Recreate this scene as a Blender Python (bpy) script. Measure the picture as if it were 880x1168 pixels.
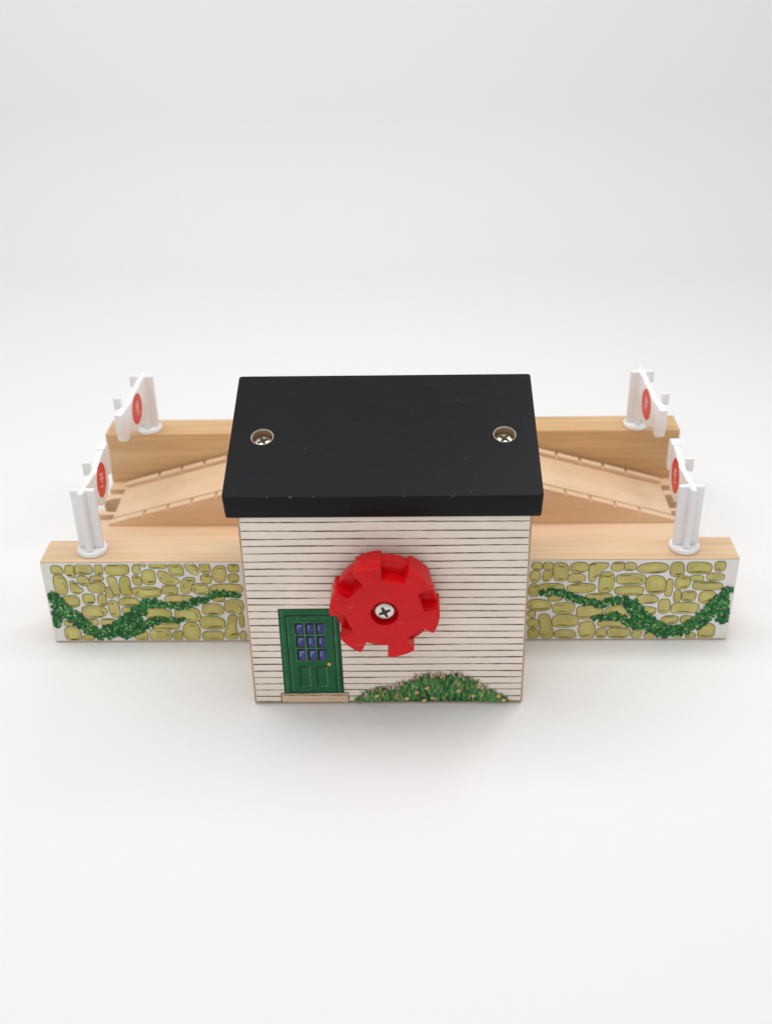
import bpy, bmesh, math, random
from mathutils import Vector, Matrix

for _o in list(bpy.data.objects):
    bpy.data.objects.remove(_o)
C = bpy.context.scene.collection
scn = bpy.context.scene
S = 0.125            # the toy is modelled in units of 125 mm; everything is scaled to metres

# ------------------------------------------------------------------ camera
cam_d = bpy.data.cameras.new('camera')
cam = bpy.data.objects.new('camera', cam_d); C.objects.link(cam); scn.camera = cam
PITCH, YAW, ROLL = -0.5303394, -0.0271088, -0.0204205
_d = Vector((math.sin(YAW)*math.cos(PITCH), math.cos(YAW)*math.cos(PITCH), math.sin(PITCH)))
_r = _d.cross(Vector((0, 0, 1))).normalized(); _u = _r.cross(_d)
_r2 = _r*math.cos(ROLL) + _u*math.sin(ROLL); _u2 = -_r*math.sin(ROLL) + _u*math.cos(ROLL)
_m = Matrix((_r2, _u2, -_d)).transposed().to_4x4()
_m.translation = Vector((0.0803335, -2.9905448, 2.2460756))*S
cam.matrix_world = _m
cam_d.sensor_fit = 'HORIZONTAL'; cam_d.sensor_width = 36; cam_d.lens = 36*1292.687/880
cam_d.clip_start = 0.01; cam_d.clip_end = 20
cam_d.dof.use_dof = True
cam_d.dof.focus_distance = 3.28*S
cam_d.dof.aperture_fstop = 17.0

# ------------------------------------------------------------------ light: studio softboxes and even room light
w = bpy.data.worlds.new('World'); scn.world = w; w.use_nodes = True
bg = w.node_tree.nodes['Background']; bg.inputs['Color'].default_value = (1.0, 1.0, 1.0, 1); bg.inputs['Strength'].default_value = 0.56
def softbox(name, loc, target, sx, sy, power, col=(1, 1, 1)):
    d = bpy.data.lights.new(name, 'AREA'); d.shape = 'RECTANGLE'; d.size = sx*S; d.size_y = sy*S
    d.energy = power*S*S; d.color = col
    o = bpy.data.objects.new(name, d); C.objects.link(o)
    o.location = Vector(loc)*S
    o.rotation_euler = (Vector(target)-Vector(loc)).to_track_quat('-Z', 'Y').to_euler()
    return o
softbox('softbox_overhead', (-0.6, 0.6, 5.6), (-0.5, 1.3, 0), 6.5, 2.6, 186)
softbox('softbox_front', (-0.8, -3.9, 4.4), (0, 0.0, 0.3), 3.6, 2.0, 44)
softbox('softbox_side', (1.1, 0.7, 2.7), (0.4, -0.1, 0.7), 0.45, 0.45, 9.0)

scn.view_settings.view_transform = 'Standard'; scn.view_settings.look = 'None'
scn.view_settings.exposure = -0.10; scn.view_settings.gamma = 1.0

# ------------------------------------------------------------------ materials
def base_mat(name):
    m = bpy.data.materials.new(name); m.use_nodes = True
    return m, m.node_tree.nodes, m.node_tree.links, m.node_tree.nodes['Principled BSDF']
def coords(n, l, scale):
    tc = n.new('ShaderNodeTexCoord'); mp = n.new('ShaderNodeMapping')
    l.new(tc.outputs['Object'], mp.inputs['Vector'])
    mp.inputs['Scale'].default_value = tuple(s/S for s in scale)
    return mp.outputs['Vector']
def noise(n, l, vec, scale, detail=3, rough=0.55):
    t = n.new('ShaderNodeTexNoise'); t.inputs['Scale'].default_value = scale
    t.inputs['Detail'].default_value = detail; t.inputs['Roughness'].default_value = rough
    l.new(vec, t.inputs['Vector']); return t.outputs['Fac']
def ramp(n, l, fac, stops):
    r = n.new('ShaderNodeValToRGB'); e = r.color_ramp.elements
    while len(e) < len(stops): e.new(0.5)
    for k, (p, c) in enumerate(stops):
        e[k].position = p; e[k].color = (*c, 1)
    l.new(fac, r.inputs['Fac']); return r.outputs['Color']
def mix(n, l, a, b, f, mode='MIX'):
    x = n.new('ShaderNodeMix'); x.data_type = 'RGBA'; x.blend_type = mode
    if isinstance(f, (int, float)): x.inputs[0].default_value = f
    else: l.new(f, x.inputs[0])
    for s, v in ((6, a), (7, b)):
        if isinstance(v, tuple): x.inputs[s].default_value = (*v, 1)
        else: l.new(v, x.inputs[s])
    return x.outputs[2]
def bump(n, l, p, h, strength, dist):
    b = n.new('ShaderNodeBump'); b.inputs['Strength'].default_value = strength; b.inputs['Distance'].default_value = dist*S
    l.new(h, b.inputs['Height']); l.new(b.outputs['Normal'], p.inputs['Normal'])
def flat(name, col, rough=0.5, var=0.06, scale=14, spec=0.22, bumpy=0.0):
    """printed ink, paint or moulded plastic with a slight unevenness"""
    m, n, l, p = base_mat(name)
    v = coords(n, l, (1, 1, 1))
    f = noise(n, l, v, scale, 4, 0.6)
    lo = tuple(c*(1-var) for c in col); hi = tuple(min(1, c*(1+var)) for c in col)
    l.new(ramp(n, l, f, [(0.3, lo), (0.7, hi)]), p.inputs['Base Color'])
    p.inputs['Roughness'].default_value = rough
    p.inputs['Specular IOR Level'].default_value = spec
    if bumpy: bump(n, l, p, noise(n, l, v, scale*6, 3), bumpy, 0.002)
    return m
def wood(name, light, mid, dark, grain=(1.0, 9.0, 9.0), seed=0.0, fine=1.0, rough=0.5):
    m, n, l, p = base_mat(name)
    v = coords(n, l, grain)
    off = n.new('ShaderNodeVectorMath'); off.operation = 'ADD'; off.inputs[1].default_value = (seed, seed*1.7, seed*0.6)
    l.new(v, off.inputs[0]); v = off.outputs[0]
    broad = noise(n, l, v, 1.3, 3, 0.5)
    c1 = ramp(n, l, broad, [(0.28, dark), (0.5, mid), (0.72, light)])
    st = n.new('ShaderNodeMapping'); st.inputs['Scale'].default_value = (0.9, 7, 7); l.new(v, st.inputs['Vector'])
    fib = noise(n, l, st.outputs['Vector'], 2.2, 5, 0.65)
    c2 = mix(n, l, c1, dark, 0.0)
    fr = ramp(n, l, fib, [(0.38, (0.80, 0.74, 0.68)), (0.56, (1, 1, 1)), (1.0, (1, 1, 1))])
    c3 = mix(n, l, c2, fr, 0.75*fine, 'MULTIPLY')
    pv = n.new('ShaderNodeMapping'); pv.inputs['Scale'].default_value = (5, 22, 22); l.new(v, pv.inputs['Vector'])
    pore = noise(n, l, pv.outputs['Vector'], 1.6, 2, 0.5)
    pr = ramp(n, l, pore, [(0.30, (0.72, 0.62, 0.52)), (0.40, (1, 1, 1)), (1.0, (1, 1, 1))])
    c4 = mix(n, l, c3, pr, 0.55*fine, 'MULTIPLY')
    l.new(c4, p.inputs['Base Color'])
    p.inputs['Roughness'].default_value = rough; p.inputs['Specular IOR Level'].default_value = 0.3
    bump(n, l, p, fib, 0.12, 0.004)
    return m
def metal(name, col, rough):
    m, n, l, p = base_mat(name)
    v = coords(n, l, (1, 1, 1)); f = noise(n, l, v, 60, 3)
    l.new(ramp(n, l, f, [(0.3, tuple(c*0.75 for c in col)), (0.7, col)]), p.inputs['Base Color'])
    p.inputs['Metallic'].default_value = 1; p.inputs['Roughness'].default_value = rough
    return m

M = {}
M['beech_top'] = wood('beech_wood', (0.81, 0.615, 0.41), (0.775, 0.56, 0.35), (0.69, 0.465, 0.27), (1.0, 8, 8), 0.3, 0.6)
M['beech_back_shaded'] = wood('beech_wood_back_shaded', (0.74, 0.50, 0.275), (0.66, 0.415, 0.205), (0.55, 0.325, 0.15), (1.0, 8, 8), 4.1, 0.8)  # rear beam's beech, darker and warmer with its face's shade in the colour
M['track'] = wood('track_wood', (0.81, 0.60, 0.405), (0.775, 0.55, 0.355), (0.72, 0.49, 0.30), (1.2, 6, 6), 7.7, 0.35)
M['house_wood'] = wood('house_wood', (0.62, 0.43, 0.26), (0.56, 0.37, 0.215), (0.47, 0.30, 0.17), (6, 6, 1.0), 2.2)
M['floor'] = flat('white_backdrop', (0.875, 0.875, 0.875), 0.6, 0.004, 0.6, 0.2)
M['print_white'] = flat('printed_white', (0.81, 0.79, 0.745), 0.45, 0.03, 9)
M['siding'] = flat('printed_cream', (0.88, 0.785, 0.68), 0.5, 0.05, 7, 0.4, 0.05)
M['siding_line'] = flat('printed_brown_line', (0.155, 0.115, 0.085), 0.5, 0.3, 18)
M['stone_a'] = flat('printed_olive_stone', (0.54, 0.475, 0.135), 0.45, 0.16, 16)
M['stone_b'] = flat('printed_olive_stone_warm', (0.565, 0.475, 0.165), 0.45, 0.16, 16)
M['stone_c'] = flat('printed_olive_stone_pale', (0.58, 0.53, 0.19), 0.45, 0.16, 16)
M['stone_line'] = flat('printed_stone_outline', (0.20, 0.185, 0.095), 0.45, 0.3, 30)
M['stone_shade'] = flat('printed_stone_mark', (0.24, 0.20, 0.045), 0.45, 0.3, 30)
M['ivy_dark'] = flat('printed_ivy_dark', (0.014, 0.10, 0.028), 0.45, 0.25, 30)
M['ivy_mid'] = flat('printed_ivy_mid', (0.045, 0.215, 0.055), 0.45, 0.25, 30)
M['ivy_light'] = flat('printed_ivy_light', (0.26, 0.45, 0.17), 0.45, 0.3, 30)
M['green'] = flat('printed_door_green', (0.012, 0.118, 0.042), 0.42, 0.18, 22)
M['green_dark'] = flat('printed_door_dark', (0.008, 0.035, 0.018), 0.45, 0.2, 22)
M['green_light'] = flat('printed_door_light', (0.09, 0.25, 0.10), 0.45, 0.2, 22)
M['pane_dark'] = flat('printed_pane_dark', (0.012, 0.014, 0.04), 0.4, 0.2, 22)
M['pane'] = flat('printed_pane_blue', (0.048, 0.060, 0.20), 0.4, 0.25, 24)
M['pane_light'] = flat('printed_pane_light', (0.15, 0.19, 0.39), 0.4, 0.2, 24)
M['brass_print'] = flat('printed_handle', (0.55, 0.36, 0.11), 0.4, 0.2, 40)
M['step'] = flat('printed_step', (0.72, 0.53, 0.37), 0.5, 0.06, 14)
M['blossom'] = flat('printed_blossom', (0.66, 0.42, 0.34), 0.5, 0.25, 60)
M['bud'] = flat('printed_bud', (0.16, 0.07, 0.045), 0.5, 0.3, 60)
M['flower'] = flat('printed_flower', (0.58, 0.42, 0.17), 0.5, 0.2, 60)
M['flower_pale'] = flat('printed_flower_pale', (0.60, 0.52, 0.24), 0.5, 0.2, 60)
M['plastic'] = flat('white_plastic', (0.86, 0.85, 0.86), 0.32, 0.02, 12, 0.45)
M['red_print'] = flat('printed_red', (0.72, 0.035, 0.03), 0.4, 0.15, 50)
M['screw'] = metal('plated_screw', (0.88, 0.83, 0.70), 0.36)
M['screw_steel'] = metal('steel_screw', (0.82, 0.78, 0.74), 0.30)
M['countersink'] = flat('bare_wood_ring', (0.42, 0.36, 0.29), 0.6, 0.25, 40)
M['pocket'] = flat('bare_wood_pocket', (0.34, 0.22, 0.12), 0.7, 0.25, 40)
M['slot_shade'] = flat('screw_slot_shade', (0.05, 0.035, 0.02), 0.6, 0.2, 60)  # dark colour for the shade in the screws' cross slots, which are not cut
def mathn(n, l, op, a, b=None, clamp=False):
    x = n.new('ShaderNodeMath'); x.operation = op; x.use_clamp = clamp
    for k, v in enumerate((a, b)):
        if v is None: continue
        if isinstance(v, (int, float)): x.inputs[k].default_value = v
        else: l.new(v, x.inputs[k])
    return x.outputs[0]
def red_plastic():
    m, n, l, p = base_mat('red_plastic')
    v = coords(n, l, (1, 1, 1)); f = noise(n, l, v, 12, 4, 0.6)
    c = ramp(n, l, f, [(0.3, (0.61, 0.002, 0.006)), (0.7, (0.70, 0.003, 0.007))])
    mp = n.new('ShaderNodeMapping'); mp.inputs['Rotation'].default_value = (0.3, 0.7, 0.4); mp.inputs['Scale'].default_value = (9, 60, 60); l.new(v, mp.inputs['Vector'])
    sc = noise(n, l, mp.outputs['Vector'], 1.4, 2, 0.5)
    mask = mathn(n, l, 'MULTIPLY', mathn(n, l, 'GREATER_THAN', sc, 0.68), mathn(n, l, 'GREATER_THAN', noise(n, l, v, 18, 2), 0.50))
    l.new(mix(n, l, c, (0.74, 0.10, 0.09), mathn(n, l, 'MULTIPLY', mask, 0.35)), p.inputs['Base Color'])
    p.inputs['Specular IOR Level'].default_value = 0.25
    l.new(ramp(n, l, f, [(0.3, (0.20,)*3), (0.7, (0.30,)*3)]), p.inputs['Roughness'])
    bump(n, l, p, noise(n, l, v, 45, 3), 0.06, 0.002)
    return m
M['knob'] = red_plastic()
def black_paint():
    m, n, l, p = base_mat('black_painted_wood')
    v = coords(n, l, (2.0, 9, 9))
    f = noise(n, l, v, 6, 6, 0.7)
    c = ramp(n, l, f, [(0.3, (0.0046, 0.0048, 0.0058)), (0.7, (0.0090, 0.0093, 0.0108))])
    v2 = coords(n, l, (1, 1, 1)); sp = noise(n, l, v2, 90, 2, 0.5)
    # specks of dust and pinholes in the paint
    vo = n.new('ShaderNodeTexVoronoi'); vo.inputs['Scale'].default_value = 26; l.new(v2, vo.inputs['Vector'])
    speck = mathn(n, l, 'MULTIPLY', mathn(n, l, 'LESS_THAN', vo.outputs['Distance'], 0.085), mathn(n, l, 'GREATER_THAN', noise(n, l, v2, 7, 3), 0.55))
    c = mix(n, l, c, (0.10, 0.10, 0.10), mathn(n, l, 'MULTIPLY', speck, 0.25))
    # paint rubbed off along the top edges
    tc = n.new('ShaderNodeTexCoord'); mp = n.new('ShaderNodeMapping'); mp.vector_type = 'TEXTURE'
    mp.inputs['Location'].default_value = (ROOF_O[0]*S, ROOF_O[1]*S, ROOF_O[2]*S); mp.inputs['Rotation'].default_value = (ROOF_TILT, 0, 0)
    mp.inputs['Scale'].default_value = (S, S, S); l.new(tc.outputs['Object'], mp.inputs['Vector'])
    sx = n.new('ShaderNodeSeparateXYZ'); l.new(mp.outputs['Vector'], sx.inputs[0])
    side = mathn(n, l, 'SUBTRACT', 0.4331, mathn(n, l, 'ABSOLUTE', sx.outputs['X']))
    depth = mathn(n, l, 'MULTIPLY', sx.outputs['Z'], -1.0)
    near = mathn(n, l, 'MINIMUM', mathn(n, l, 'ADD', side, depth), mathn(n, l, 'ADD', sx.outputs['Y'], depth))
    ragged = noise(n, l, v2, 30, 4, 0.6)
    lim = mathn(n, l, 'MULTIPLY', mathn(n, l, 'SUBTRACT', ragged, 0.56), 0.030)
    wear = mathn(n, l, 'LESS_THAN', near, lim)
    c = mix(n, l, c, (0.20, 0.185, 0.17), mathn(n, l, 'MULTIPLY', wear, 0.4))
    l.new(c, p.inputs['Base Color'])
    l.new(ramp(n, l, f, [(0.3, (0.40,)*3), (0.7, (0.52,)*3)]), p.inputs['Roughness'])
    p.inputs['Specular IOR Level'].default_value = 0.12
    h = mix(n, l, f, sp, 0.4)
    bump(n, l, p, h, 0.20, 0.004)
    return m
ROOF_TILT = 0.29972; ROOF_O = (-0.0008, -0.3497-0.36, 0.7447)
M['roof'] = black_paint()

# ------------------------------------------------------------------ mesh helpers
def box(bm, x0, x1, y0, y1, z0, z1, bev=0.0, mi=0, seg=2):
    return prism(bm, [(y0, z0), (y1, z0), (y1, z1), (y0, z1)], 'x', x0, x1, bev, mi, seg)
def prism(bm, prof, axis, a0, a1, bev=0.0, mi=0, seg=2):
    """extrude a 2-D outline along an axis; outline is (y,z) for x, (x,z) for y, (x,y) for z"""
    def P(p, a):
        return {'x': (a, p[0], p[1]), 'y': (p[0], a, p[1]), 'z': (p[0], p[1], a)}[axis]
    lo = [bm.verts.new(P(p, a0)) for p in prof]; hi = [bm.verts.new(P(p, a1)) for p in prof]
    n = len(prof); fs = [bm.faces.new(lo), bm.faces.new(hi)]
    for k in range(n): fs.append(bm.faces.new((lo[k], lo[(k+1) % n], hi[(k+1) % n], hi[k])))
    bmesh.ops.recalc_face_normals(bm, faces=fs)
    for f in fs: f.material_index = mi
    if bev:
        es = list({e for f in fs for e in f.edges})
        r = bmesh.ops.bevel(bm, geom=es, offset=bev, segments=seg, profile=0.6, affect='EDGES', clamp_overlap=True)
        for f in r['faces']: f.material_index = mi
    return fs
def poly_y(bm, pts, y, mi):
    """a flat printed patch on a plane facing the viewer (normal -y); pts are (x,z)"""
    a = sum(pts[k][0]*pts[(k+1) % len(pts)][1]-pts[(k+1) % len(pts)][0]*pts[k][1] for k in range(len(pts)))
    if a < 0: pts = pts[::-1]
    f = bm.faces.new([bm.verts.new((x, y, z)) for x, z in pts]); f.material_index = mi
    return f
def strip_y(bm, path, widths, y, mi):
    n = len(path); L, R = [], []
    for k in range(n):
        a = Vector(path[max(0, k-1)]); b = Vector(path[min(n-1, k+1)]); t = (b-a)
        if t.length < 1e-9: t = Vector((1, 0))
        t.normalize(); nn = Vector((-t.y, t.x)); w_ = widths[k] if isinstance(widths, list) else widths
        p = Vector(path[k]); L.append(p+nn*w_*0.5); R.append(p-nn*w_*0.5)
    for k in range(n-1):
        poly_y(bm, [tuple(R[k]), tuple(R[k+1]), tuple(L[k+1]), tuple(L[k])], y, mi)
ORIGIN = {}
def link(name, bm, mats, parent=None, smooth=True, origin=(0, 0, 0)):
    bmesh.ops.transform(bm, matrix=Matrix.Scale(S, 4) @ Matrix.Translation(-Vector(origin)), verts=bm.verts)
    me = bpy.data.meshes.new(name); bm.to_mesh(me); bm.free()
    for m in mats: me.materials.append(M[m])
    o = bpy.data.objects.new(name, me); C.objects.link(o)
    if parent: o.parent = parent
    else: o.location = Vector(origin)*S
    if smooth:
        for p in me.polygons: p.use_smooth = True
        me.set_sharp_from_angle(angle=math.radians(32))
    return o
def empty(name, loc, label, cat, group=None):
    o = bpy.data.objects.new(name, None); C.objects.link(o); o.location = Vector(loc)*S
    o.empty_display_size = 0.02
    o['label'] = label; o['category'] = cat
    if group: o['group'] = group
    return o
def cut(o, cutter_bm, own=False):
    """boolean difference, applied"""
    me = bpy.data.meshes.new('cutter'); bmesh.ops.transform(cutter_bm, matrix=Matrix.Scale(S, 4), verts=cutter_bm.verts)
    cutter_bm.to_mesh(me); cutter_bm.free()
    c = bpy.data.objects.new('cutter', me); C.objects.link(c); c.parent = o.parent
    for m in o.data.materials: me.materials.append(m)
    md = o.modifiers.new('cut', 'BOOLEAN'); md.operation = 'DIFFERENCE'; md.object = c; md.solver = 'EXACT'; md.use_self = own
    dg = bpy.context.evaluated_depsgraph_get(); dg.update()
    nm = bpy.data.meshes.new_from_object(o.evaluated_get(dg))
    o.modifiers.clear(); o.data = nm
    bpy.data.objects.remove(c)
    for p in nm.polygons: p.use_smooth = True
    nm.set_sharp_from_angle(angle=math.radians(32))

# ---- drawings on the printed faces, in 1/10000 of a unit, measured on each face
STONES_RIGHT = [(4701, 2915, 162, 163), (4655, 2533, 165, 219), (5052, 2919, 162, 156), (5033, 2544, 151, 205), (5449, 2698, 235, 352), (6024, 2852, 292, 203), (5973, 2456, 286, 170), (7218, 2886, 204, 175), (7617, 2877, 194, 158), (6913, 2299, 251, 391), (7690, 2397, 480, 217), (7647, 1963, 447, 179), (4642, 2005, 158, 251), (5198, 2043, 408, 220), (6142, 2073, 447, 184), (5330, 1709, 238, 138), (6704, 1724, 425, 161), (4845, 1420, 374, 236), (5632, 1301, 351, 220), (6468, 1135, 419, 269), (7399, 1166, 434, 257), (4610, 1073, 124, 147), (4670, 702, 175, 199), (4694, 297, 180, 196), (5705, 795, 431, 257), (5735, 277, 344, 181), (6433, 430, 272, 362), (7176, 676, 421, 136), (6904, 303, 161, 213), (7468, 313, 363, 225), (8055, 278, 161, 183), (8335, 2820, 480, 201), (9091, 2761, 227, 273), (9768, 2815, 398, 215), (10410, 2872, 174, 191), (8468, 2183, 318, 356), (9307, 2262, 245, 249), (9746, 2432, 215, 113), (10315, 2480, 283, 141), (10108, 2141, 464, 166), (8255, 1635, 336, 179), (8831, 1360, 184, 287), (9205, 1740, 124, 240), (9573, 1748, 217, 216), (10164, 1708, 280, 253), (9488, 1284, 436, 214), (8311, 1194, 263, 166), (9056, 826, 274, 173), (9617, 823, 224, 173), (10285, 378, 271, 304), (9794, 201, 161, 125), (9404, 178, 111, 100), (8482, 228, 181, 156)]
SHAPES_RIGHT = [[(6345, 2997), (6614, 3033), (6906, 3017), (6943, 2900), (6716, 2715), (6594, 2528), (6532, 2316), (6353, 2340), (6338, 2717)], [(4827, 1062), (5167, 1070), (5227, 848), (5273, 600), (5368, 350), (5321, 109), (4976, 110), (4903, 352), (4914, 701)], [(8814, 2396), (8988, 2409), (9008, 2086), (9001, 1752), (8825, 1743), (8800, 1897)]]
STONES_LEFT = [(-10490, 2863, 193, 177), (-9626, 2883, 278, 212), (-9151, 2866, 139, 212), (-8574, 2873, 377, 224), (-7950, 2870, 129, 177), (-7983, 2462, 149, 198), (-10456, 2301, 220, 384), (-9706, 2451, 194, 191), (-9258, 2547, 219, 107), (-9315, 2202, 287, 219), (-8380, 2221, 176, 413), (-10204, 1660, 277, 232), (-9631, 1742, 202, 209), (-9201, 1703, 153, 231), (-9523, 1236, 416, 247), (-8860, 1369, 178, 344), (-8337, 1632, 329, 176), (-8410, 1277, 203, 155), (-9636, 817, 184, 137), (-9103, 827, 265, 150), (-10355, 342, 278, 291), (-9852, 196, 185, 132), (-9494, 181, 93, 119), (-10408, 784, 174, 125), (-7722, 1997, 451, 217), (-7251, 3002, 277, 110), (-6689, 2849, 243, 226), (-5769, 2904, 168, 211), (-5770, 2488, 169, 176), (-5335, 2679, 228, 312), (-4870, 2901, 178, 148), (-4897, 2526, 173, 161), (-7592, 2582, 219, 297), (-6967, 2082, 266, 176), (-5987, 2112, 270, 221), (-5161, 2116, 515, 192), (-6700, 1720, 462, 175), (-5432, 1734, 201, 129), (-5657, 1320, 347, 238), (-4957, 1426, 310, 274), (-7453, 1152, 426, 235), (-6492, 1122, 416, 284), (-5717, 790, 421, 257), (-6442, 434, 276, 388), (-5757, 261, 352, 197), (-6916, 279, 160, 210), (-7471, 310, 349, 258), (-7245, 672, 449, 145), (-8121, 288, 236, 233)]
SHAPES_LEFT = [[(-10197, 3038), (-9955, 3060), (-9926, 2871), (-9922, 2563), (-10090, 2588), (-10263, 2755)], [(-10129, 2469), (-9977, 2420), (-9907, 2228), (-9741, 2131), (-9824, 1986), (-10093, 1940), (-10159, 2157)], [(-8951, 2604), (-8668, 2626), (-8622, 2244), (-8568, 1906), (-8734, 1722), (-8882, 2246)], [(-9005, 2222), (-8889, 2198), (-8789, 1762), (-9004, 1812), (-9063, 1958)], [(-8097, 3094), (-7594, 3100), (-7672, 2951), (-7857, 3055)], [(-6429, 3106), (-6135, 3090), (-5966, 2892), (-6021, 2657), (-6179, 2667), (-6356, 2871)], [(-7294, 2807), (-7056, 2805), (-6900, 2615), (-6627, 2494), (-6677, 2289), (-7136, 2292), (-7269, 2522)], [(-6558, 2541), (-6111, 2562), (-6170, 2372), (-6285, 2229), (-6314, 1950), (-6655, 1953)], [(-5167, 1103), (-4885, 1077), (-4949, 804), (-4986, 605), (-4926, 353), (-4986, 126), (-5354, 143), (-5346, 456), (-5222, 706)], [(-4818, 1151), (-4705, 1199), (-4689, 603), (-4846, 579)], [(-4858, 428), (-4659, 462), (-4674, 73), (-4866, 89)]]
VINES_RIGHT = [[(4885, 1873, 72), (5198, 1943, 100), (5556, 1893, 81), (5804, 1723, 109), (6126, 1649, 118), (6413, 1516, 109), (6774, 1466, 109), (7123, 1560, 109), (7436, 1607, 136), (7721, 1518, 173), (7944, 1250, 218), (8242, 831, 236), (8592, 532, 254), (8892, 356, 200), (9292, 369, 182), (9675, 526, 200), (10003, 797, 218), (10209, 1066, 218), (10436, 1308, 254), (10573, 1622, 218), (10673, 1909, 127), (10911, 2037, 81)], [(6577, 914, 63), (6935, 937, 100), (7287, 1023, 91), (7623, 835, 109), (7877, 685, 163), (8202, 634, 200)], [(10629, 1501, 182), (10719, 1112, 163), (10751, 719, 136)]]
VINES_LEFT = [[(-4740, 1859, 21), (-4937, 1894, 63), (-5211, 1958, 72), (-5534, 1936, 76), (-5831, 1768, 91), (-6165, 1649, 105), (-6502, 1504, 109), (-6871, 1457, 81), (-7224, 1548, 100), (-7578, 1618, 127), (-7877, 1488, 182), (-8234, 1071, 218), (-8511, 824, 218), (-8876, 550, 236), (-9311, 376, 200), (-9666, 479, 182), (-9923, 681, 182), (-10122, 982, 200), (-10375, 1182, 200), (-10612, 1479, 218), (-10721, 1798, 163), (-10898, 1944, 127)], [(-6625, 923, 54), (-7016, 890, 76), (-7331, 977, 91), (-7676, 819, 109), (-7980, 671, 145), (-8326, 522, 163), (-8736, 373, 200)], [(-10668, 1381, 182), (-10787, 1036, 163), (-10844, 686, 145)]]
DOOR_OUT = [(-3086, 3523), (-1365, 3537), (-1316, 480), (-3077, 440)]
DOOR_IN = [(-2906, 3310), (-1532, 3320), (-1506, 481), (-2865, 459)]
PANES = [[(-2653, 3042), (-2406, 3041), (-2409, 2664), (-2643, 2666)], [(-2333, 3040), (-2110, 3039), (-2111, 2663), (-2327, 2664)], [(-2034, 3039), (-1802, 3038), (-1802, 2661), (-2029, 2662)], [(-2636, 2575), (-2402, 2574), (-2405, 2192), (-2635, 2193)], [(-2315, 2574), (-2095, 2572), (-2094, 2191), (-2317, 2192)], [(-2008, 2572), (-1788, 2571), (-1791, 2189), (-2011, 2190)], [(-2619, 2101), (-2393, 2100), (-2402, 1713), (-2621, 1714)], [(-2304, 2100), (-2080, 2099), (-2082, 1711), (-2307, 1712)], [(-2016, 2099), (-1780, 2097), (-1783, 1710), (-2023, 1711)]]
WINDOW = [(-2671, 3085), (-1779, 3091), (-1775, 1673), (-2653, 1677)]
HANDLE = (-1701, 1553)
PANELS = [[(-2583, 1445), (-2291, 1452), (-2287, 714), (-2579, 704)], [(-2077, 1451), (-1785, 1457), (-1766, 723), (-2067, 713)]]
STEP = [(-3198, 437), (-1175, 460), (-1159, 26), (-3196, -6)]
SIDING = [6462, 6172, 5912, 5683, 5432, 5166, 4918, 4681, 4429, 4182, 3926, 3682, 3450, 3210, 2953, 2723, 2492, 2251, 2024, 1787, 1527, 1271, 1037, 793, 564, 316, 83]
GRASS = [(-1052, 87), (-832, 316), (-595, 527), (-227, 694), (5, 735), (235, 734), (468, 901), (698, 942), (961, 1173), (1223, 1189), (1550, 1187), (1941, 1252), (2203, 1184), (2533, 1017), (2866, 766), (3202, 513), (3471, 343), (3711, 104)]
FLOWERS = [(590, 249), (1207, 650), (-311, 354), (1381, 266), (892, 491), (1112, 186), (2161, 546), (2596, 355), (3353, 340), (3511, 157), (1517, 245), (1892, 748), (1626, 528)]
# ------------------------------------------------------------------ backdrop: one white sweep, flat in front and curving up behind
bm = bmesh.new()
prof = [(-9.0, 0.0)]
y = -8.0
while y < 3.8: prof.append((y, 0.0)); y += 0.5
R_, Y0 = 0.8, 3.85
for k in range(25):
    a = k/24*math.pi/2
    prof.append((Y0+R_*math.sin(a), R_*(1-math.cos(a))))
prof += [(Y0+R_, 2.6), (Y0+R_, 4.6)]
vs = [[bm.verts.new((x, p[0], p[1])) for p in prof] for x in (-8, -4, 0, 4, 8)]
for a, b in zip(vs, vs[1:]):
    for k in range(len(prof)-1): bm.faces.new((a[k], b[k], b[k+1], a[k+1]))
floor = link('floor', bm, ['floor'])
floor['kind'] = 'structure'

# ------------------------------------------------------------------ the toy crossing
TO = (0.0, 0.36, 0.0)
toy = empty('toy_railway_crossing', TO,
            'wooden toy railway crossing with black roofed cream house, red knob and printed stone walls', 'toy')
L, H, T, GAP = 1.1, 0.3161, 0.1302, 0.7716
YB = T+GAP
def part(name, bm, mats, parent=toy, smooth=True): return link(name, bm, mats, parent, smooth, TO)

bm = bmesh.new(); box(bm, -L, L, 0, T, 0.0035, H, 0.005); box(bm, -L+0.012, L-0.012, 0.012, T-0.012, 0.0, 0.02); front_beam = part('front_beam', bm, ['beech_top'])
bm = bmesh.new(); box(bm, -L, L, YB, YB+T, 0.0035, H, 0.005); box(bm, -L+0.012, L-0.012, YB+0.012, YB+T-0.012, 0.0, 0.02); back_beam = part('back_beam', bm, ['beech_back_shaded'])

# track board between the beams, with the rail grooves and a peg socket at each end
bm = bmesh.new(); box(bm, -L+0.004, L-0.004, T+0.001, YB-0.001, 0.004, 0.110, 0.003)
board = part('track_board', bm, ['track'])
for s in (-1, 1):
    cb = bmesh.new()
    for yc in (0.625, 0.820):
        box(cb, *sorted((s*1.0, s*1.2)), yc-0.020-TO[1], yc+0.020-TO[1], 0.080, 0.2)
    cut(board, cb)
    cb = bmesh.new()
    ring = [(s*1.046+0.052*math.cos(t*math.pi/12), 0.716-TO[1]+0.052*math.sin(t*math.pi/12)) for t in range(24)]
    prism(cb, ring, 'z', -0.1, 0.2)
    cut(board, cb)
    cb = bmesh.new()
    prism(cb, [(s*1.05, 0.692-TO[1]), (s*1.05, 0.740-TO[1]), (s*1.2, 0.745-TO[1]), (s*1.2, 0.687-TO[1])], 'z', -0.1, 0.2)
    cut(board, cb)

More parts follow.
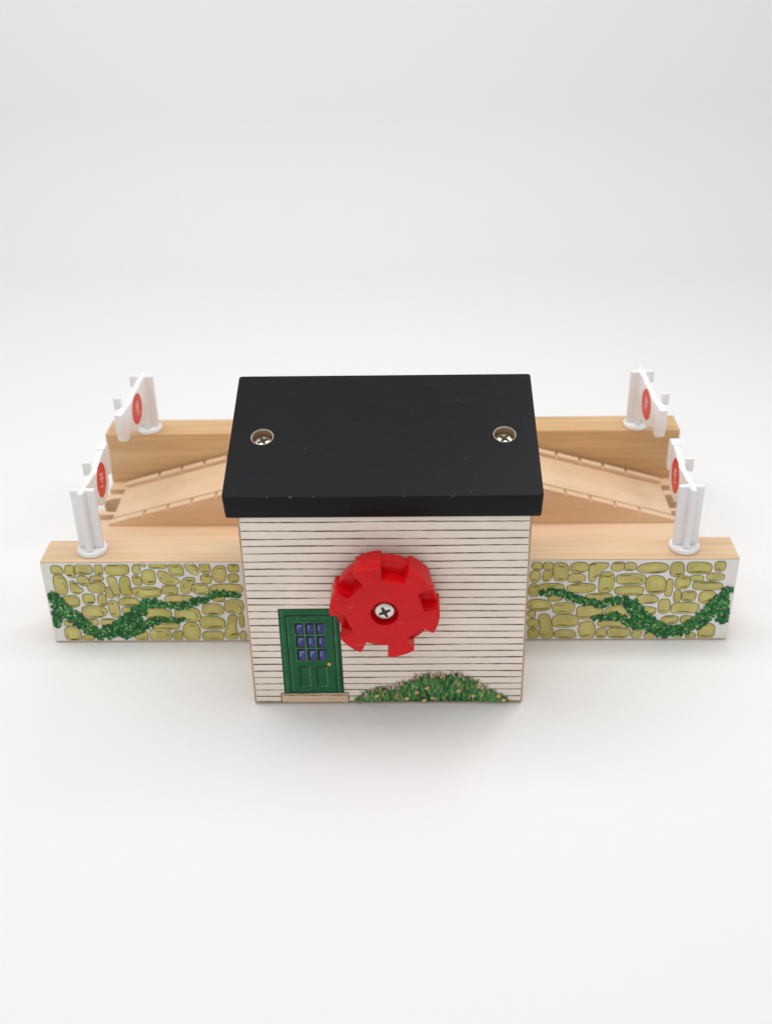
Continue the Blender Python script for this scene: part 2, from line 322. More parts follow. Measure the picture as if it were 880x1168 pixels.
# the two ramps: recessed running surface between two notched lips
def lip_z(x): return min(0.124+0.275*(1.032-x), 0.330)
def ramp_bm(s):
    bm = bmesh.new()
    xt = 1.035; xk = 1.032-(0.330-0.124)/0.275
    ctr = [(xt, 0.1105), (xt-0.006, 0.1165), (xk, 0.330-0.005), (0.0015, 0.330-0.005), (0.0015, 0.1105)]
    prism(bm, [(s*a, b) for a, b in ctr], 'y', 0.613, 0.832, 0.0012)
    low = [(xt-0.06, 0.1105), (xk, 0.330-0.026), (0.0018, 0.330-0.026), (0.0018, 0.1108)]      # slot floors
    prism(bm, [(s*a, b) for a, b in low], 'y', 0.590, 0.855)
    for y0, y1 in ((0.560, 0.592), (0.853, 0.885)):
        top = [(xt, 0.1105), (xt, 0.121)]
        for xn in (0.902, 0.812, 0.722, 0.631, 0.541, 0.450, 0.360):
            for dx, dz in ((0.0055, 0), (0.0018, -0.011), (-0.0018, -0.011), (-0.0055, 0)):
                top.append((xn+dx, lip_z(xn+dx)+dz))
        top += [(xk, 0.330)]
        for xn in (0.19, 0.10):
            for dx, dz in ((0.0055, 0), (0.0018, -0.011), (-0.0018, -0.011), (-0.0055, 0)):
                top.append((xn+dx, 0.330+dz))
        top += [(0.0015, 0.330), (0.0015, 0.1105)]
        fs = prism(bm, [(s*a, b) for a, b in top], 'y', y0, y1)
        es = set()
        for f in fs[:2]:
            for e in f.edges:
                zs = [v.co.z for v in e.verts]
                if min(zs) > 0.115: es.add(e)
        bmesh.ops.bevel(bm, geom=list(es), offset=0.004, segments=2, profile=0.6, affect='EDGES', clamp_overlap=True)
    return bm
for s in (-1, 1): part('ramp', ramp_bm(s), ['track'])

# house block: stands in front of the front beam and rests on its top
RS = 0.29972; RY, RZ, RT, RD = -0.3497, 0.7447, 0.0828, 0.4981
RX, RW = -0.0008, 0.4331
HX, HW, HY = 0.0027, 0.4059, -0.3147
cs, sn = math.cos(RS), math.sin(RS)
yb_, zb_ = RY+RT*sn, RZ-RT*cs
def under(y): return zb_+(y-yb_)*math.tan(RS)-0.0015
bm = bmesh.new()
box(bm, HX-HW+0.012, HX+HW-0.012, HY+0.012, -0.012, 0.0, 0.02)
prism(bm, [(HY, 0.0035), (-0.003, 0.0035), (-0.003, H+0.002), (T-0.004, H+0.002), (T-0.004, under(T-0.004)), (HY, under(HY))], 'x', HX-HW, HX+HW, 0.006, seg=3)
wall = part('house_wall', bm, ['house_wood'])
rnd = random.Random(11)
K = 1e-4
# printed clapboard face
bm = bmesh.new()
zt = under(HY)-0.003
xa, xb = HX-HW+0.0065, HX+HW-0.0065
poly_y(bm, [(xa, 0.0098), (xb, 0.0098), (xb, zt), (xa, zt)], HY-0.0008, 0)
for z in SIDING:
    z = max(z*K, 0.0118); pts, ws = [], []
    n = 46; ph = rnd.random()*6; tilt = rnd.uniform(-0.0012, 0.0012)
    for k in range(n):
        t = k/(n-1)
        pts.append((xa+0.001+(xb-xa-0.002)*t, z+tilt*(t-0.5)+0.0007*math.sin(ph+t*9)+rnd.uniform(-0.00025, 0.00025)))
        ws.append(max(0.0012, 0.0031+0.0008*math.sin(ph*2+t*13)+rnd.uniform(-0.0009, 0.0009)))
    strip_y(bm, pts, ws, HY-0.0014, 1)
part('clapboard_print', bm, ['siding', 'siding_line'], smooth=False)

# printed door
def P2(l): return [(a*K, b*K) for a, b in l]
def grow(pts, d):
    cx = sum(p[0] for p in pts)/len(pts); cz = sum(p[1] for p in pts)/len(pts)
    return [(x+math.copysign(d, x-cx), z+math.copysign(d, z-cz)) for x, z in pts]
Yd = HY-0.0024
def wob(a, b, w, mi, bm, y, n=12):
    pts = [(a[0]+(b[0]-a[0])*k/n+rnd.uniform(-1, 1)*0.0004, a[1]+(b[1]-a[1])*k/n+rnd.uniform(-1, 1)*0.0004) for k in range(n+1)]
    strip_y(bm, pts, [w*rnd.uniform(0.65, 1.25) for _ in pts], y, mi)
bm = bmesh.new()
do, di = P2(DOOR_OUT), P2(DOOR_IN)
poly_y(bm, grow(do, 0.0022), Yd+0.0004, 1)
poly_y(bm, do, Yd, 0)
for k in range(4): wob(di[k], di[(k+1) % 4], 0.0042 if k in (0, 3) else 0.003, 1, bm, Yd-0.0005)
wob((di[0][0]+0.005, di[0][1]-0.006), (di[3][0]+0.005, di[3][1]), 0.0018, 2, bm, Yd-0.0005)
wob((di[1][0]+0.005, di[1][1]), (di[2][0]+0.006, di[2][1]), 0.0022, 2, bm, Yd-0.0005)
wob((do[0][0]+0.006, do[0][1]-0.004), (do[3][0]+0.008, do[3][1]), 0.0014, 2, bm, Yd-0.0005)
wob((do[1][0]-0.003, do[1][1]), (do[2][0]-0.003, do[2][1]), 0.0028, 1, bm, Yd-0.0005)
for q in PANELS:
    q = P2(q)
    for k in range(4):
        wob(q[k], q[(k+1) % 4], 0.0040 if k in (0, 3) else 0.0026, 1 if k in (0, 3) else 2, bm, Yd-0.0006)
door = part('door', bm, ['green', 'green_dark', 'green_light'], smooth=False)
bm = bmesh.new()
wq = P2(WINDOW)
poly_y(bm, wq, Yd-0.0006, 0)
for k in range(4): wob(wq[k], wq[(k+1) % 4], 0.0020, 1, bm, Yd-0.0011)
xs = [P2(q) for q in PANES]
for c in (0, 1):
    a = ((xs[c][1][0]+xs[c+1][0][0])/2, wq[0][1]-0.002); b = ((xs[6+c][2][0]+xs[7+c][3][0])/2, wq[3][1]+0.002)
    wob(a, b, 0.0032, 1, bm, Yd-0.0011)
for r in (0, 1):
    zc = (xs[3*r][2][1]+xs[3*r+3][0][1])/2
    wob((wq[0][0]+0.002, zc), (wq[1][0]-0.002, zc), 0.0032, 1, bm, Yd-0.0012)
for q in xs:
    q = grow(q, 0.0014); poly_y(bm, q, Yd-0.0016, 2)
    x0, x1 = q[0][0], q[1][0]; z1, z0 = q[0][1], q[3][1]; wx, wz = x1-x0, z1-z0
    def rr(ax, az, bx, bz, mi, yy):
        c = [(0, .18), (.12, 0), (.88, 0), (1, .15), (1, .85), (.9, 1), (.15, 1), (0, .8)]
        poly_y(bm, [(x0+wx*(ax+(bx-ax)*u), z0+wz*(az+(bz-az)*v)) for u, v in c], yy, mi)
    rr(.24, .05, .97, .90, 3, Yd-0.0020)
    rr(.30+rnd.uniform(-.03, .03), .38, .52+rnd.uniform(-.05, .05), .84, 4, Yd-0.0024)
    rr(.36, .66, .85, .85, 4, Yd-0.00245) if rnd.random() < 0.5 else None
part('window', bm, ['green', 'green_light', 'pane_dark', 'pane', 'pane_light'], door, False)
bm = bmesh.new()
hx, hz = HANDLE[0]*K, HANDLE[1]*K
def disc_pts(cx, cz, r, n=18, ez=1.0, j=0.0): return [(cx+r*math.cos(6.2832*k/n)*(1+rnd.uniform(-j, j)), cz+r*ez*math.sin(6.2832*k/n)*(1+rnd.uniform(-j, j))) for k in range(n)]
poly_y(bm, disc_pts(hx, hz, 0.0082), Yd-0.0012, 0)
poly_y(bm, disc_pts(hx, hz, 0.0064), Yd-0.0016, 1)
poly_y(bm, disc_pts(hx-0.001, hz+0.001, 0.0028), Yd-0.0020, 2)
part('door_handle', bm, ['green_dark', 'brass_print', 'flower_pale'], door, False)
bm = bmesh.new()
sq = P2(STEP); sq = [(a, max(b, 0.0102)) for a, b in sq]
poly_y(bm, sq, Yd, 0)
for k in (0, 1, 3): wob(sq[k], sq[(k+1) % 4], 0.0030, 1, bm, Yd-0.0005)
x = sq[0][0]+0.006
while x < sq[1][0]-0.006:
    zz = sq[0][1]-0.0045+rnd.uniform(-0.0022, 0.001)
    poly_y(bm, [(x, zz), (x+rnd.uniform(.002, .005), zz+0.001), (x+rnd.uniform(.002, .005), zz-rnd.uniform(.001, .006)), (x+0.0005, zz-0.003)], Yd-0.0007-rnd.random()*0.0004, 2)
    x += rnd.uniform(0.0025, 0.0055)
part('door_step', bm, ['step', 'siding_line', 'stone_line'], smooth=False)

# printed flower bank at the foot of the wall
bm = bmesh.new()
gr = P2(GRASS); gx = [p[0] for p in gr]
def gtop(x):
    if x <= gx[0] or x >= gx[-1]: return 0.012
    for k in range(len(gr)-1):
        if gx[k] <= x <= gx[k+1]:
            t = (x-gx[k])/(gx[k+1]-gx[k]); return gr[k][1]*(1-t)+gr[k+1][1]*t
bot = 0.0102
poly_y(bm, [(gr[0][0], bot)]+[(x, max(bot+0.002, z-0.010-rnd.uniform(0, 0.006))) for x, z in gr[1:-1]]+[(gr[-1][0], bot)], HY-0.0020, 0)
yy = HY-0.0022
def blade(x, z, h, lean, w_, mi):
    global yy
    yy -= 0.0000045
    x2 = x+lean*h; bend = lean*h*0.35
    pts = [(x-w_/2, z), (x+w_/2, z), (x+bend+w_*0.36, z+h*0.55), (x2, z+h), (x+bend-w_*0.36, z+h*0.55)]
    poly_y(bm, [(a, max(bot, b)) for a, b in pts], yy, mi)
for k in range(420):
    x = rnd.uniform(gx[0]+0.004, gx[-1]-0.006); t = gtop(x)
    if t < 0.016: continue
    z = rnd.uniform(bot, max(bot+0.001, t-0.018)); h = min(rnd.uniform(0.022, 0.060), max(0.010, t-z))
    blade(x, z, h, rnd.uniform(-0.45, 0.45), rnd.uniform(0.0032, 0.0066), rnd.choice((0, 0, 1, 1, 1, 1, 2)))
for k in range(150):                                        # broad drawn blades, each with a light edge stroke
    x = rnd.uniform(gx[0]+0.012, gx[-1]-0.014); t = gtop(x)
    if t < 0.026: continue
    z = rnd.uniform(bot, max(bot+0.001, t-0.034)); h = min(rnd.uniform(0.028, 0.055), max(0.012, t-z+0.006)); ln = rnd.uniform(-0.5, 0.5)
    blade(x, z, h, ln, rnd.uniform(0.007, 0.011), rnd.choice((0, 1, 1, 1)))
    blade(x+rnd.choice((-0.0042, 0.0042)), z, h*0.92, ln, rnd.uniform(0.0018, 0.0028), rnd.choice((8, 8, 2, 3, 6)))
for k in range(95):                                        # blossom and bud colours along the rim
    x = rnd.uniform(gx[0]+0.010, gx[-1]-0.004); t = gtop(x)
    blade(x, t-rnd.uniform(0.006, 0.022), rnd.uniform(0.010, 0.023), rnd.uniform(-0.6, 0.6), rnd.uniform(0.003, 0.006), rnd.choice((3, 4, 4, 4, 5)))
for k in range(190):
    x = rnd.uniform(gx[0]+0.006, gx[-1]-0.008); t = gtop(x)
    if t < 0.02: continue
    blade(x, rnd.uniform(bot, max(bot+0.001, t-0.022)), rnd.uniform(0.010, 0.024), rnd.uniform(-0.5, 0.5), rnd.uniform(0.0018, 0.0034), rnd.choice((2, 2, 8, 8, 3, 6)))
for k, (a, b) in enumerate(FLOWERS[:10]):
    yy -= 0.00002
    cx, cz = a*K, max(b*K, bot+0.008)
    for q in range(5):
        an = q*1.2566+rnd.random(); yy -= 0.000008
        poly_y(bm, disc_pts(cx+0.004*math.cos(an), cz+0.0034*math.sin(an), 0.0042, 9, 0.9, 0.15), yy, 6 if k not in (0, 10) else 7)
    yy -= 0.00001
    poly_y(bm, disc_pts(cx, cz, 0.0030, 8, 0.9, 0.1), yy, 7 if k % 3 else 4)
part('flower_bank', bm, ['ivy_dark', 'ivy_mid', 'green_light', 'stone_shade', 'blossom', 'bud', 'flower', 'flower_pale', 'ivy_light'], smooth=False)

# roof board, tilted, with two countersunk screws
Rm = Matrix.Translation(Vector((RX, RY, RZ))) @ Matrix.Rotation(RS, 4, 'X')
bm = bmesh.new()
rr0 = 0.009
prism(bm, [(sx*(RW-rr0)+rr0*math.cos(a0+q*math.pi/12), (RD-rr0 if sy > 0 else rr0)+rr0*math.sin(a0+q*math.pi/12))
           for sx, sy, a0 in ((1, 1, 0), (-1, 1, math.pi/2), (-1, -1, math.pi), (1, -1, 1.5*math.pi)) for q in range(7)], 'z', -RT, 0)
bmesh.ops.bevel(bm, geom=[e for e in bm.edges if abs(e.verts[0].co.z-e.verts[1].co.z) < 1e-6], offset=0.0034, segments=3, profile=0.6, affect='EDGES', clamp_overlap=True)
bmesh.ops.transform(bm, matrix=Rm, verts=bm.verts)
roof = part('roof', bm, ['roof', 'pocket'])
SCR = [(-0.3421, 0.2346), (0.3418, 0.2372)]
cb = bmesh.new()
for sx, sy in SCR:
    ring = [(sx+0.0305*math.cos(t*math.pi/20), sy+0.0305*math.sin(t*math.pi/20)) for t in range(40)]
    prism(cb, ring, 'z', -0.040, 0.05, mi=1)
bmesh.ops.transform(cb, matrix=Matrix.Translation(-Vector(TO)) @ Rm, verts=cb.verts)
cut(roof, cb)
def lathe(bm, prof, n, mi=0):
    rings = [[bm.verts.new((r*math.cos(6.283185*k/n), r*math.sin(6.283185*k/n), z)) for k in range(n)] if r > 0 else [bm.verts.new((0, 0, z))] for r, z in prof]
    for a, b in zip(rings, rings[1:]):
        for k in range(n):
            k2 = (k+1) % n
            if len(a) == 1: f = bm.faces.new((a[0], b[k], b[k2]))
            elif len(b) == 1: f = bm.faces.new((a[k], b[0], a[k2]))
            else: f = bm.faces.new((a[k], b[k], b[k2], a[k2]))
            f.material_index = mi
    bmesh.ops.recalc_face_normals(bm, faces=bm.faces)
def screw_bm(r, rot, dome=0.007):
    """cross-head screw: domed head, dished cross slot, along +z"""
    bm = bmesh.new()
    lathe(bm, [(r*0.35, -0.03), (r*0.98, -0.004), (r, 0.0), (r*0.93, dome*0.45), (r*0.7, dome*0.85), (r*0.35, dome), (0, dome*1.02)], 32, 0)
    for q in range(2):
        a = rot+q*math.pi/2
        pr = [(-r*0.62, -r*0.10), (-r*0.2, -r*0.17), (r*0.2, -r*0.17), (r*0.62, -r*0.10), (r*0.62, r*0.10), (r*0.2, r*0.17), (-r*0.2, r*0.17), (-r*0.62, r*0.10)]
        pr = [(x*math.cos(a)-y*math.sin(a), x*math.sin(a)+y*math.cos(a)) for x, y in pr]
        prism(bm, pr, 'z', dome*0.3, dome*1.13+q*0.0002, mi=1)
    return bm
for (sx, sy), rot in zip(SCR, (0.5, 0.9)):
    # bare wood ring left by the countersink
    b2 = bmesh.new()
    lathe(b2, [(0.0324, 0.0006), (0.0300, 0.0009), (0.0290, -0.004)], 40, 0)
    bmesh.ops.transform(b2, matrix=Rm @ Matrix.Translation((sx, sy, 0)), verts=b2.verts)
    part('countersink', b2, ['countersink'], roof)
    b2 = screw_bm(0.0272, rot)
    bmesh.ops.transform(b2, matrix=Rm @ Matrix.Translation((sx, sy, -0.0225)), verts=b2.verts)
    part('screw', b2, ['screw', 'slot_shade'], roof)

# red winding knob: back flange, six teeth, sunken screw
KC = Vector((0.0012, HY, 0.4165)); KR = 0.1535
KB0, KB1, KF = 0.026, 0.072, 0.114
bm = bmesh.new()
def ringpts(r, n, a0=0): return [(r*math.cos(a0+6.283185*k/n), r*math.sin(a0+6.283185*k/n)) for k in range(n)]
def tooth_outline(R, root, hw):
    out = []
    for k in range(6):
        c = math.radians(108-60*k) + 0.0
        # tooth tip, clockwise from its leading edge
        for da, q_ in ((1.0, 0.955), (0.965, 0.98), (0.86, 0.997), (0.45, 1), (0, 1), (-0.45, 1), (-0.86, 0.997), (-0.965, 0.98), (-1.0, 0.955)):
            a = c+hw*da; out.append((R*q_*math.cos(a), R*q_*math.sin(a)))
        # flank down to the root: parallel sided, rounded root
        wroot = math.radians(14.2)
        n0 = c-wroot; n1 = c-math.radians(60)+wroot
        for j in range(7):
            a = n0+(n1-n0)*(0, .04, .2, .5, .8, .96, 1)[j]
            rr_ = root*(1.075, 1.025, 1.0, 1.0, 1.0, 1.025, 1.075)[j]
            out.append((rr_*math.cos(a), rr_*math.sin(a)))
    return out
def extr(outline, z0, z1, bev):
    return prism(bm, outline, 'z', z0, z1)
fs = extr(tooth_outline(KR, 0.107, math.radians(15.5)), KB0, KF, 0)
es = [e for e in fs[1].edges]
bmesh.ops.bevel(bm, geom=es, offset=0.0045, segments=3, profile=0.55, affect='EDGES', clamp_overlap=True)
f2 = extr(ringpts(KR-0.0085, 72), KB0+0.002, KB1-0.004, 0)
es = [e for e in f2[1].edges]+[e for e in f2[0].edges]
bmesh.ops.bevel(bm, geom=es, offset=0.004, segments=2, profile=0.6, affect='EDGES', clamp_overlap=True)
extr(ringpts(0.06, 32), 0.001, KB0+0.003, 0)
# +z of the knob points to the viewer (-y)
Km = Matrix.Translation(KC) @ Matrix.Rotation(math.radians(90), 4, 'X')
bmesh.ops.transform(bm, matrix=Km, verts=bm.verts)
knob = part('winding_knob', bm, ['knob'])
cb = bmesh.new()
prism(cb, ringpts(0.0395, 40), 'z', KF-0.026, KF+0.05)
bmesh.ops.transform(cb, matrix=Matrix.Translation(-Vector(TO)) @ Km, verts=cb.verts)
cut(knob, cb, True)
b2 = screw_bm(0.0282, 0.42)
bmesh.ops.transform(b2, matrix=Km @ Matrix.Translation((0, 0, KF-0.0135)), verts=b2.verts)
part('screw', b2, ['screw_steel', 'slot_shade'], knob)

# printed stone walls and ivy on the front beam
def blob(cx, cz, hw, hh, n=26, p=3.0, j=0.04):
    ph = [rnd.uniform(0, 6.28) for _ in range(3)]; sk = rnd.uniform(-0.10, 0.10)
    cor = [rnd.uniform(2.0, 3.7) for _ in range(4)]
    out = []
    for k in range(n):
        a = 6.283185*k/n; c, s_ = math.cos(a), math.sin(a)
        pp = cor[int(a/1.5708) % 4] if abs(c) > 0.05 and abs(s_) > 0.05 else 3.2
        x = math.copysign(abs(c)**(2/pp), c); z = math.copysign(abs(s_)**(2/pp), s_)
        w_ = 1+j*(math.sin(2*a+ph[0])*0.6+math.sin(3*a+ph[1])*0.5)
        out.append((cx+hw*w_*(x+sk*z*hh/max(hw, hh)), cz+hh*w_*z))
    return out
def shrink(pts, d):
    n = len(pts); out = []
    A = sum(pts[k][0]*pts[(k+1) % n][1]-pts[(k+1) % n][0]*pts[k][1] for k in range(n)); sg = 1 if A > 0 else -1
    for k in range(n):
        a = Vector(pts[k-1]); b = Vector(pts[(k+1) % n]); t = (b-a).normalized(); nn = Vector((-t.y, t.x))*sg
        out.append(tuple(Vector(pts[k])+nn*d*rnd.uniform(0.75, 1.3)))
    return out
def smooth_poly(pts, it=2):
    for _ in range(it):
        q = []
        for k in range(len(pts)):
            a, b = pts[k], pts[(k+1) % len(pts)]
            q += [(a[0]*.75+b[0]*.25, a[1]*.75+b[1]*.25), (a[0]*.25+b[0]*.75, a[1]*.25+b[1]*.75)]
        pts = q
    return pts
def clampz(p): return [(x, min(max(z, 0.0095), H-0.009)) for x, z in p]
def stone_print(boxes, shapes, x0, x1, name):
    bm = bmesh.new()
    poly_y(bm, [(x0, 0.0078), (x1, 0.0078), (x1, H-0.003), (x0, H-0.003)], -0.0008, 0)
    lay = 0
    items = [blob(a*K, b*K, c*K*1.02+0.0010, d*K*1.02+0.0010) for a, b, c, d in boxes]+[shrink(smooth_poly(P2(s_)), -0.0024) for s_ in shapes]
    for pts in items:
        lay += 1; y0 = -0.0013-0.000004*lay
        poly_y(bm, clampz(pts), y0, 1)
        inner = clampz(shrink(pts, 0.0027))
        mi = rnd.choice((2, 2, 3, 3, 4))
        poly_y(bm, inner, y0-0.0004, mi)
        xs_ = [p[0] for p in inner]; zs_ = [p[1] for p in inner]
        cx, cz = sum(xs_)/len(xs_), sum(zs_)/len(zs_); w_, h_ = (max(xs_)-min(xs_))/2, (max(zs_)-min(zs_))/2
        # worn lighter face
        if w_ > 0.02 and h_ > 0.012:
            ox, oz = rnd.uniform(-.2, .2)*w_, rnd.uniform(-.1, .3)*h_
            poly_y(bm, [(cx+ox+(px-cx)*0.62, cz+oz*0.6+(pz-cz)*0.55) for px, pz in inner], y0-0.0008, 4 if mi != 4 else 3)
        # ink strokes inside
        for _ in range(rnd.choice((1, 1, 2, 2))):
            if w_ < 0.012: break
            sgn = rnd.choice((-1, -1, 1)); a0 = rnd.uniform(-0.85, -0.2); ln = rnd.uniform(0.7, 1.35)
            k_ = 11; pts2, ws = [], []; bw = rnd.uniform(-0.05, 0.22); th_ = rnd.uniform(0.0012, 0.0042)
            for q in range(k_):
                t = q/(k_-1); xx = cx+w_*(a0+ln*t); u_ = min(0.8, abs(xx-cx)/w_)
                pts2.append((min(max(xx, cx-w_*0.8), cx+w_*0.8), cz+sgn*h_*(0.74*(1-u_**4)**0.5-bw*math.sin(math.pi*t))+rnd.uniform(-.0006, .0006)))
                ws.append(0.0010+th_*math.sin(math.pi*t)**0.7*rnd.uniform(0.7, 1.2)*min(1, h_/0.02))
            strip_y(bm, pts2, ws, y0-0.0012, 5)
        if rnd.random() < 0.4 and w_ > 0.015 and h_ > 0.02:
            sx = rnd.choice((-1, 1)); pts2 = [(cx+sx*w_*(0.66+0.1*math.sin(q)), cz+h_*(-0.5+q*0.16)) for q in range(6)]
            strip_y(bm, pts2, [0.0008, 0.002, 0.003, 0.003, 0.002, 0.0008], y0-0.0013, 5)
    return part(name, bm, ['print_white', 'stone_line', 'stone_a', 'stone_b', 'stone_c', 'stone_shade'], front_beam, False)
stone_print(STONES_LEFT, SHAPES_LEFT, -L+0.002, HX-HW-0.003, 'stone_wall_print')
stone_print(STONES_RIGHT, SHAPES_RIGHT, HX+HW+0.003, L-0.002, 'stone_wall_print')
def ivy(vines, name):
    bm = bmesh.new(); y0 = -0.0034; n = [0]
    def dab(x, z, r, mi, e=1.0, rot=0.0, nn=7, j=0.2):
        n[0] += 1
        pts = []
        for k in range(nn):
            a = 6.2832*k/nn; q = r*(1+rnd.uniform(-j, j))
            u, v = q*math.cos(a), q*e*math.sin(a)
            pts.append((min(max(x+u*math.cos(rot)-v*math.sin(rot), -L+0.006), L-0.006), min(max(z+u*math.sin(rot)+v*math.cos(rot), 0.0095), H-0.007)))
        poly_y(bm, pts, y0-0.000002*n[0], mi)
    samples = []
    for v in vines:
        for (xa, za, wa), (xb, zb, wb) in zip(v, v[1:]):
            d = math.hypot(xb-xa, zb-za)*K; m = max(2, int(d/0.0045))
            for k in range(m):
                t = k/m; samples.append(((xa+(xb-xa)*t)*K, (za+(zb-za)*t)*K, (wa+(wb-wa)*t)*K*1.05, math.atan2(zb-za, xb-xa)))
    for x, z, hw, an in samples: dab(x+rnd.uniform(-.002, .002), z+rnd.uniform(-.002, .002), hw*rnd.uniform(.72, .9), 0, 1.0, 0, 9, .14)
    for x, z, hw, an in samples:                             # ragged leafy rim
        if rnd.random() < 0.75:
            o = rnd.choice((-1, 1))*hw*rnd.uniform(0.8, 1.12)
            dab(x-o*math.sin(an), z+o*math.cos(an), rnd.uniform(.0058, .0092), rnd.choice((0, 0, 0, 1)), .85, rnd.random()*3, 7, .25)
    for x, z, hw, an in samples:
        for _ in range(max(1, int(hw/0.0085))):
            if rnd.random() < 0.3: continue
            o = hw*rnd.uniform(-0.98, 0.98)
            dab(x-o*math.sin(an)+rnd.uniform(-.003, .003), z+o*math.cos(an), rnd.uniform(.0048, .0080), rnd.choice((0, 1, 1, 1, 1)), rnd.uniform(.55, .85), rnd.random()*3)
    for x, z, hw, an in samples:
        for _ in range(max(1, int(hw/0.0105))):
            if rnd.random() < 0.33: continue
            o = hw*rnd.uniform(-0.95, 0.95)
            dab(x-o*math.sin(an)+rnd.uniform(-.003, .003), z+o*math.cos(an), rnd.uniform(.0032, .0060), rnd.choice((2, 2, 1)), rnd.uniform(.45, .75), rnd.random()*3, 6)
    for x, z, hw, an in samples:
        if rnd.random() < 0.5:
            o = hw*rnd.uniform(-0.9, 0.9)
            dab(x-o*math.sin(an), z+o*math.cos(an), rnd.uniform(.0025, .0045), 0, rnd.uniform(.4, .7), rnd.random()*3, 6)
    return part(name, bm, ['ivy_dark', 'ivy_mid', 'ivy_light'], front_beam, False)
ivy(VINES_LEFT, 'ivy_print')
ivy(VINES_RIGHT, 'ivy_print')

# ------------------------------------------------------------------ four white plastic gates plugged into the beams
GROUP = 'crossing gates plugged into the beams'
def gate(tab_y, loc, sx, sy, prof, endb, ang, disc_s, disc_z, tabs, label):
    """sx: side of the toy (-1 left), sy: direction the arm points; prof: (s, z) outline of the arm above the beam top"""
    g = empty('crossing_gate', loc, label, 'gate', GROUP)
    bm = bmesh.new()
    lathe(bm, [(0, 0.0004), (0.046, 0.0004), (0.0485, 0.003), (0.0485, 0.012), (0.0465, 0.0155), (0.043, 0.0168), (0, 0.0168)], 48)
    link('base', bm, ['plastic'], g)
    bm = bmesh.new()
    h1 = 0.229
    box(bm, -0.039, 0.039, -0.0095, 0.0095, 0.016, h1-0.002, 0.0075, seg=3)
    box(bm, -0.0100, 0.0100, -0.037, 0.037, 0.016, h1, 0.0075, seg=3)
    link('post', bm, ['plastic'], g)
    # the arm is built along +s and then turned
    th = 0.0105
    Am = Matrix.Rotation(ang, 4, 'Z') @ Matrix(((0, -sx*1.0, 0, 0), (sy, 0, 0, 0), (0, 0, 1, 0), (0, 0, 0, 1)))
    # local: X = along the arm, Y = towards the toy's middle
    bm = bmesh.new()
    prism(bm, smooth_arm(prof), 'y', -th, th, 0.003)
    prism(bm, endb, 'y', -th-0.003, th+0.004, 0.003)
    for s0, z0, z1 in tabs:
        box(bm, s0-0.006, s0+0.006, tab_y, -th+0.002, z0, z1, 0.0025)
    flip = Am.determinant() < 0
    bmesh.ops.transform(bm, matrix=Am, verts=bm.verts)
    if flip: bmesh.ops.reverse_faces(bm, faces=bm.faces)
    arm = link('arm', bm, ['plastic'], g)
    bm = bmesh.new()
    rd = 0.0575
    prism(bm, [(disc_s+rd*math.cos(6.2832*k/36), disc_z+rd*math.sin(6.2832*k/36)) for k in range(36)], 'y', th-0.001, th+0.0012, mi=0)
    # pale worn strokes of the printed sign
    for (a, b, c, d, w_) in ((-.018, .026, .016, .014, .008), (-.020, .012, .018, .000, .007), (-.010, .008, .004, -.016, .007), (.006, .024, .014, -.006, .006), (-.022, -.014, .006, -.026, .005)):
        t = Vector((c-a, d-b)).normalized(); nn = Vector((-t.y, t.x))*w_/2
        q = [(disc_s+a+nn.x, disc_z+b+nn.y), (disc_s+c+nn.x, disc_z+d+nn.y), (disc_s+c-nn.x, disc_z+d-nn.y), (disc_s+a-nn.x, disc_z+b-nn.y)]
        prism(bm, q, 'y', th, th+0.0018+abs(a)*0.01, mi=1)
    bmesh.ops.transform(bm, matrix=Am, verts=bm.verts)
    if flip: bmesh.ops.reverse_faces(bm, faces=bm.faces)
    link('stop_disc', bm, ['red_print', 'pale_print'], arm)
    return g
def smooth_arm(p): return p
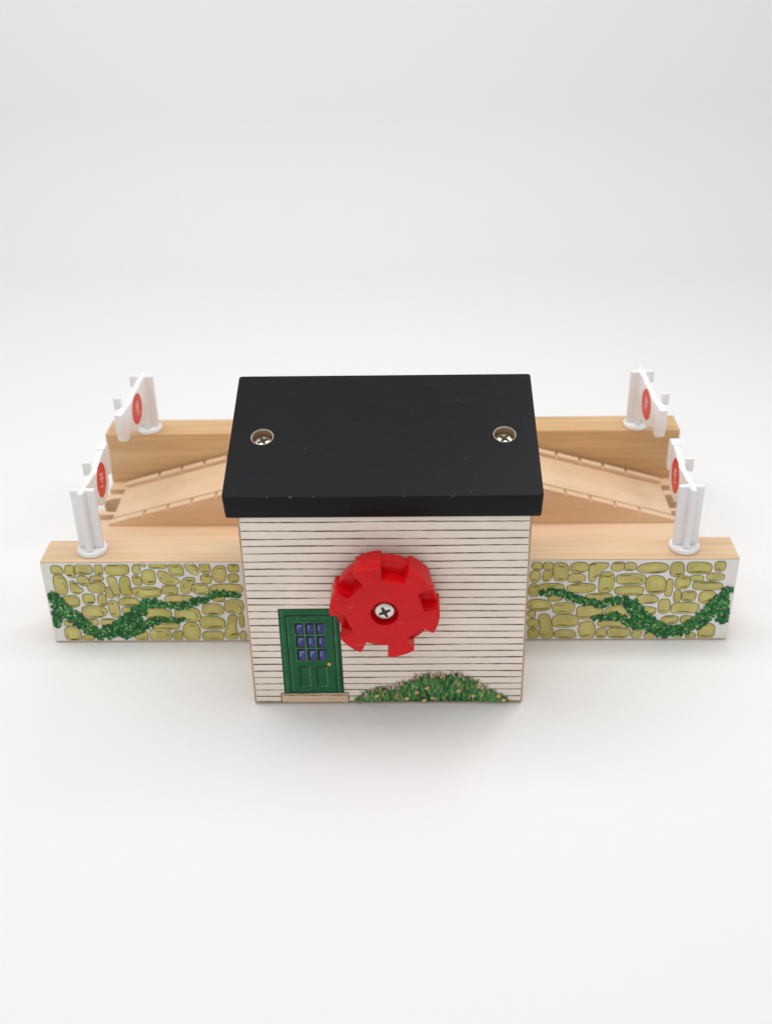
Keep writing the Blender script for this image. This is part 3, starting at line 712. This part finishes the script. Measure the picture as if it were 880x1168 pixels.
M['pale_print'] = flat('printed_pale_pink', (0.80, 0.42, 0.38), 0.4, 0.1, 50)
zb = -H
front_prof = [(0.0, 0.218), (0.03, 0.224), (0.11, 0.216), (0.135, 0.208), (0.165, 0.212), (0.200, 0.222), (0.240, 0.227), (0.300, 0.230), (0.300, 0.135), (0.276, 0.126), (0.272, 0.104), (0.250, 0.084), (0.215, 0.073), (0.165, 0.073), (0.135, 0.090), (0.122, 0.118), (0.110, 0.122), (0.104, 0.100), (0.070, 0.098), (0.056, 0.118), (0.0, 0.122)]
front_end = [(0.262, 0.2315), (0.300, 0.236), (0.318, 0.226), (0.322, 0.136), (0.310, 0.124), (0.285, 0.124), (0.268, 0.140)]
back_prof = [(0.0, 0.222), (0.03, 0.230), (0.075, 0.224), (0.090, 0.218), (0.115, 0.218), (0.150, 0.213), (0.180, 0.204), (0.240, 0.206), (0.300, 0.206), (0.300, 0.130), (0.235, 0.124), (0.205, 0.116), (0.190, 0.086), (0.165, 0.074), (0.095, 0.072), (0.068, 0.086), (0.050, 0.112), (0.0, 0.118)]
back_end = [(0.222, 0.2085), (0.270, 0.212), (0.320, 0.211), (0.323, 0.150), (0.314, 0.112), (0.298, 0.097), (0.268, 0.096), (0.246, 0.110), (0.226, 0.150)]
gate(-0.036, (-0.945, 0.066, H), -1, 1, front_prof, front_end, 0.018, 0.185, 0.158, [(0.160, 0.190, 0.236)],
     'white crossing gate with red disc above the left printed stone wall')
gate(-0.036, (0.938, 0.064, H), 1, 1, front_prof, front_end, -0.022, 0.185, 0.158, [(0.160, 0.190, 0.236)],
     'white crossing gate with red disc above the right printed stone wall')
gate(-0.035, (-0.935, 0.945, H), -1, -1, back_prof, back_end, -0.08, 0.140, 0.154, [(0.045, 0.200, 0.244), (0.245, 0.200, 0.244)],
     'white crossing gate with red disc on left end of plain rear beam')
gate(-0.035, (0.938, 0.945, H), 1, -1, back_prof, back_end, 0.08, 0.140, 0.154, [(0.045, 0.200, 0.244), (0.245, 0.200, 0.244)],
     'white crossing gate with red disc on right end of plain rear beam')
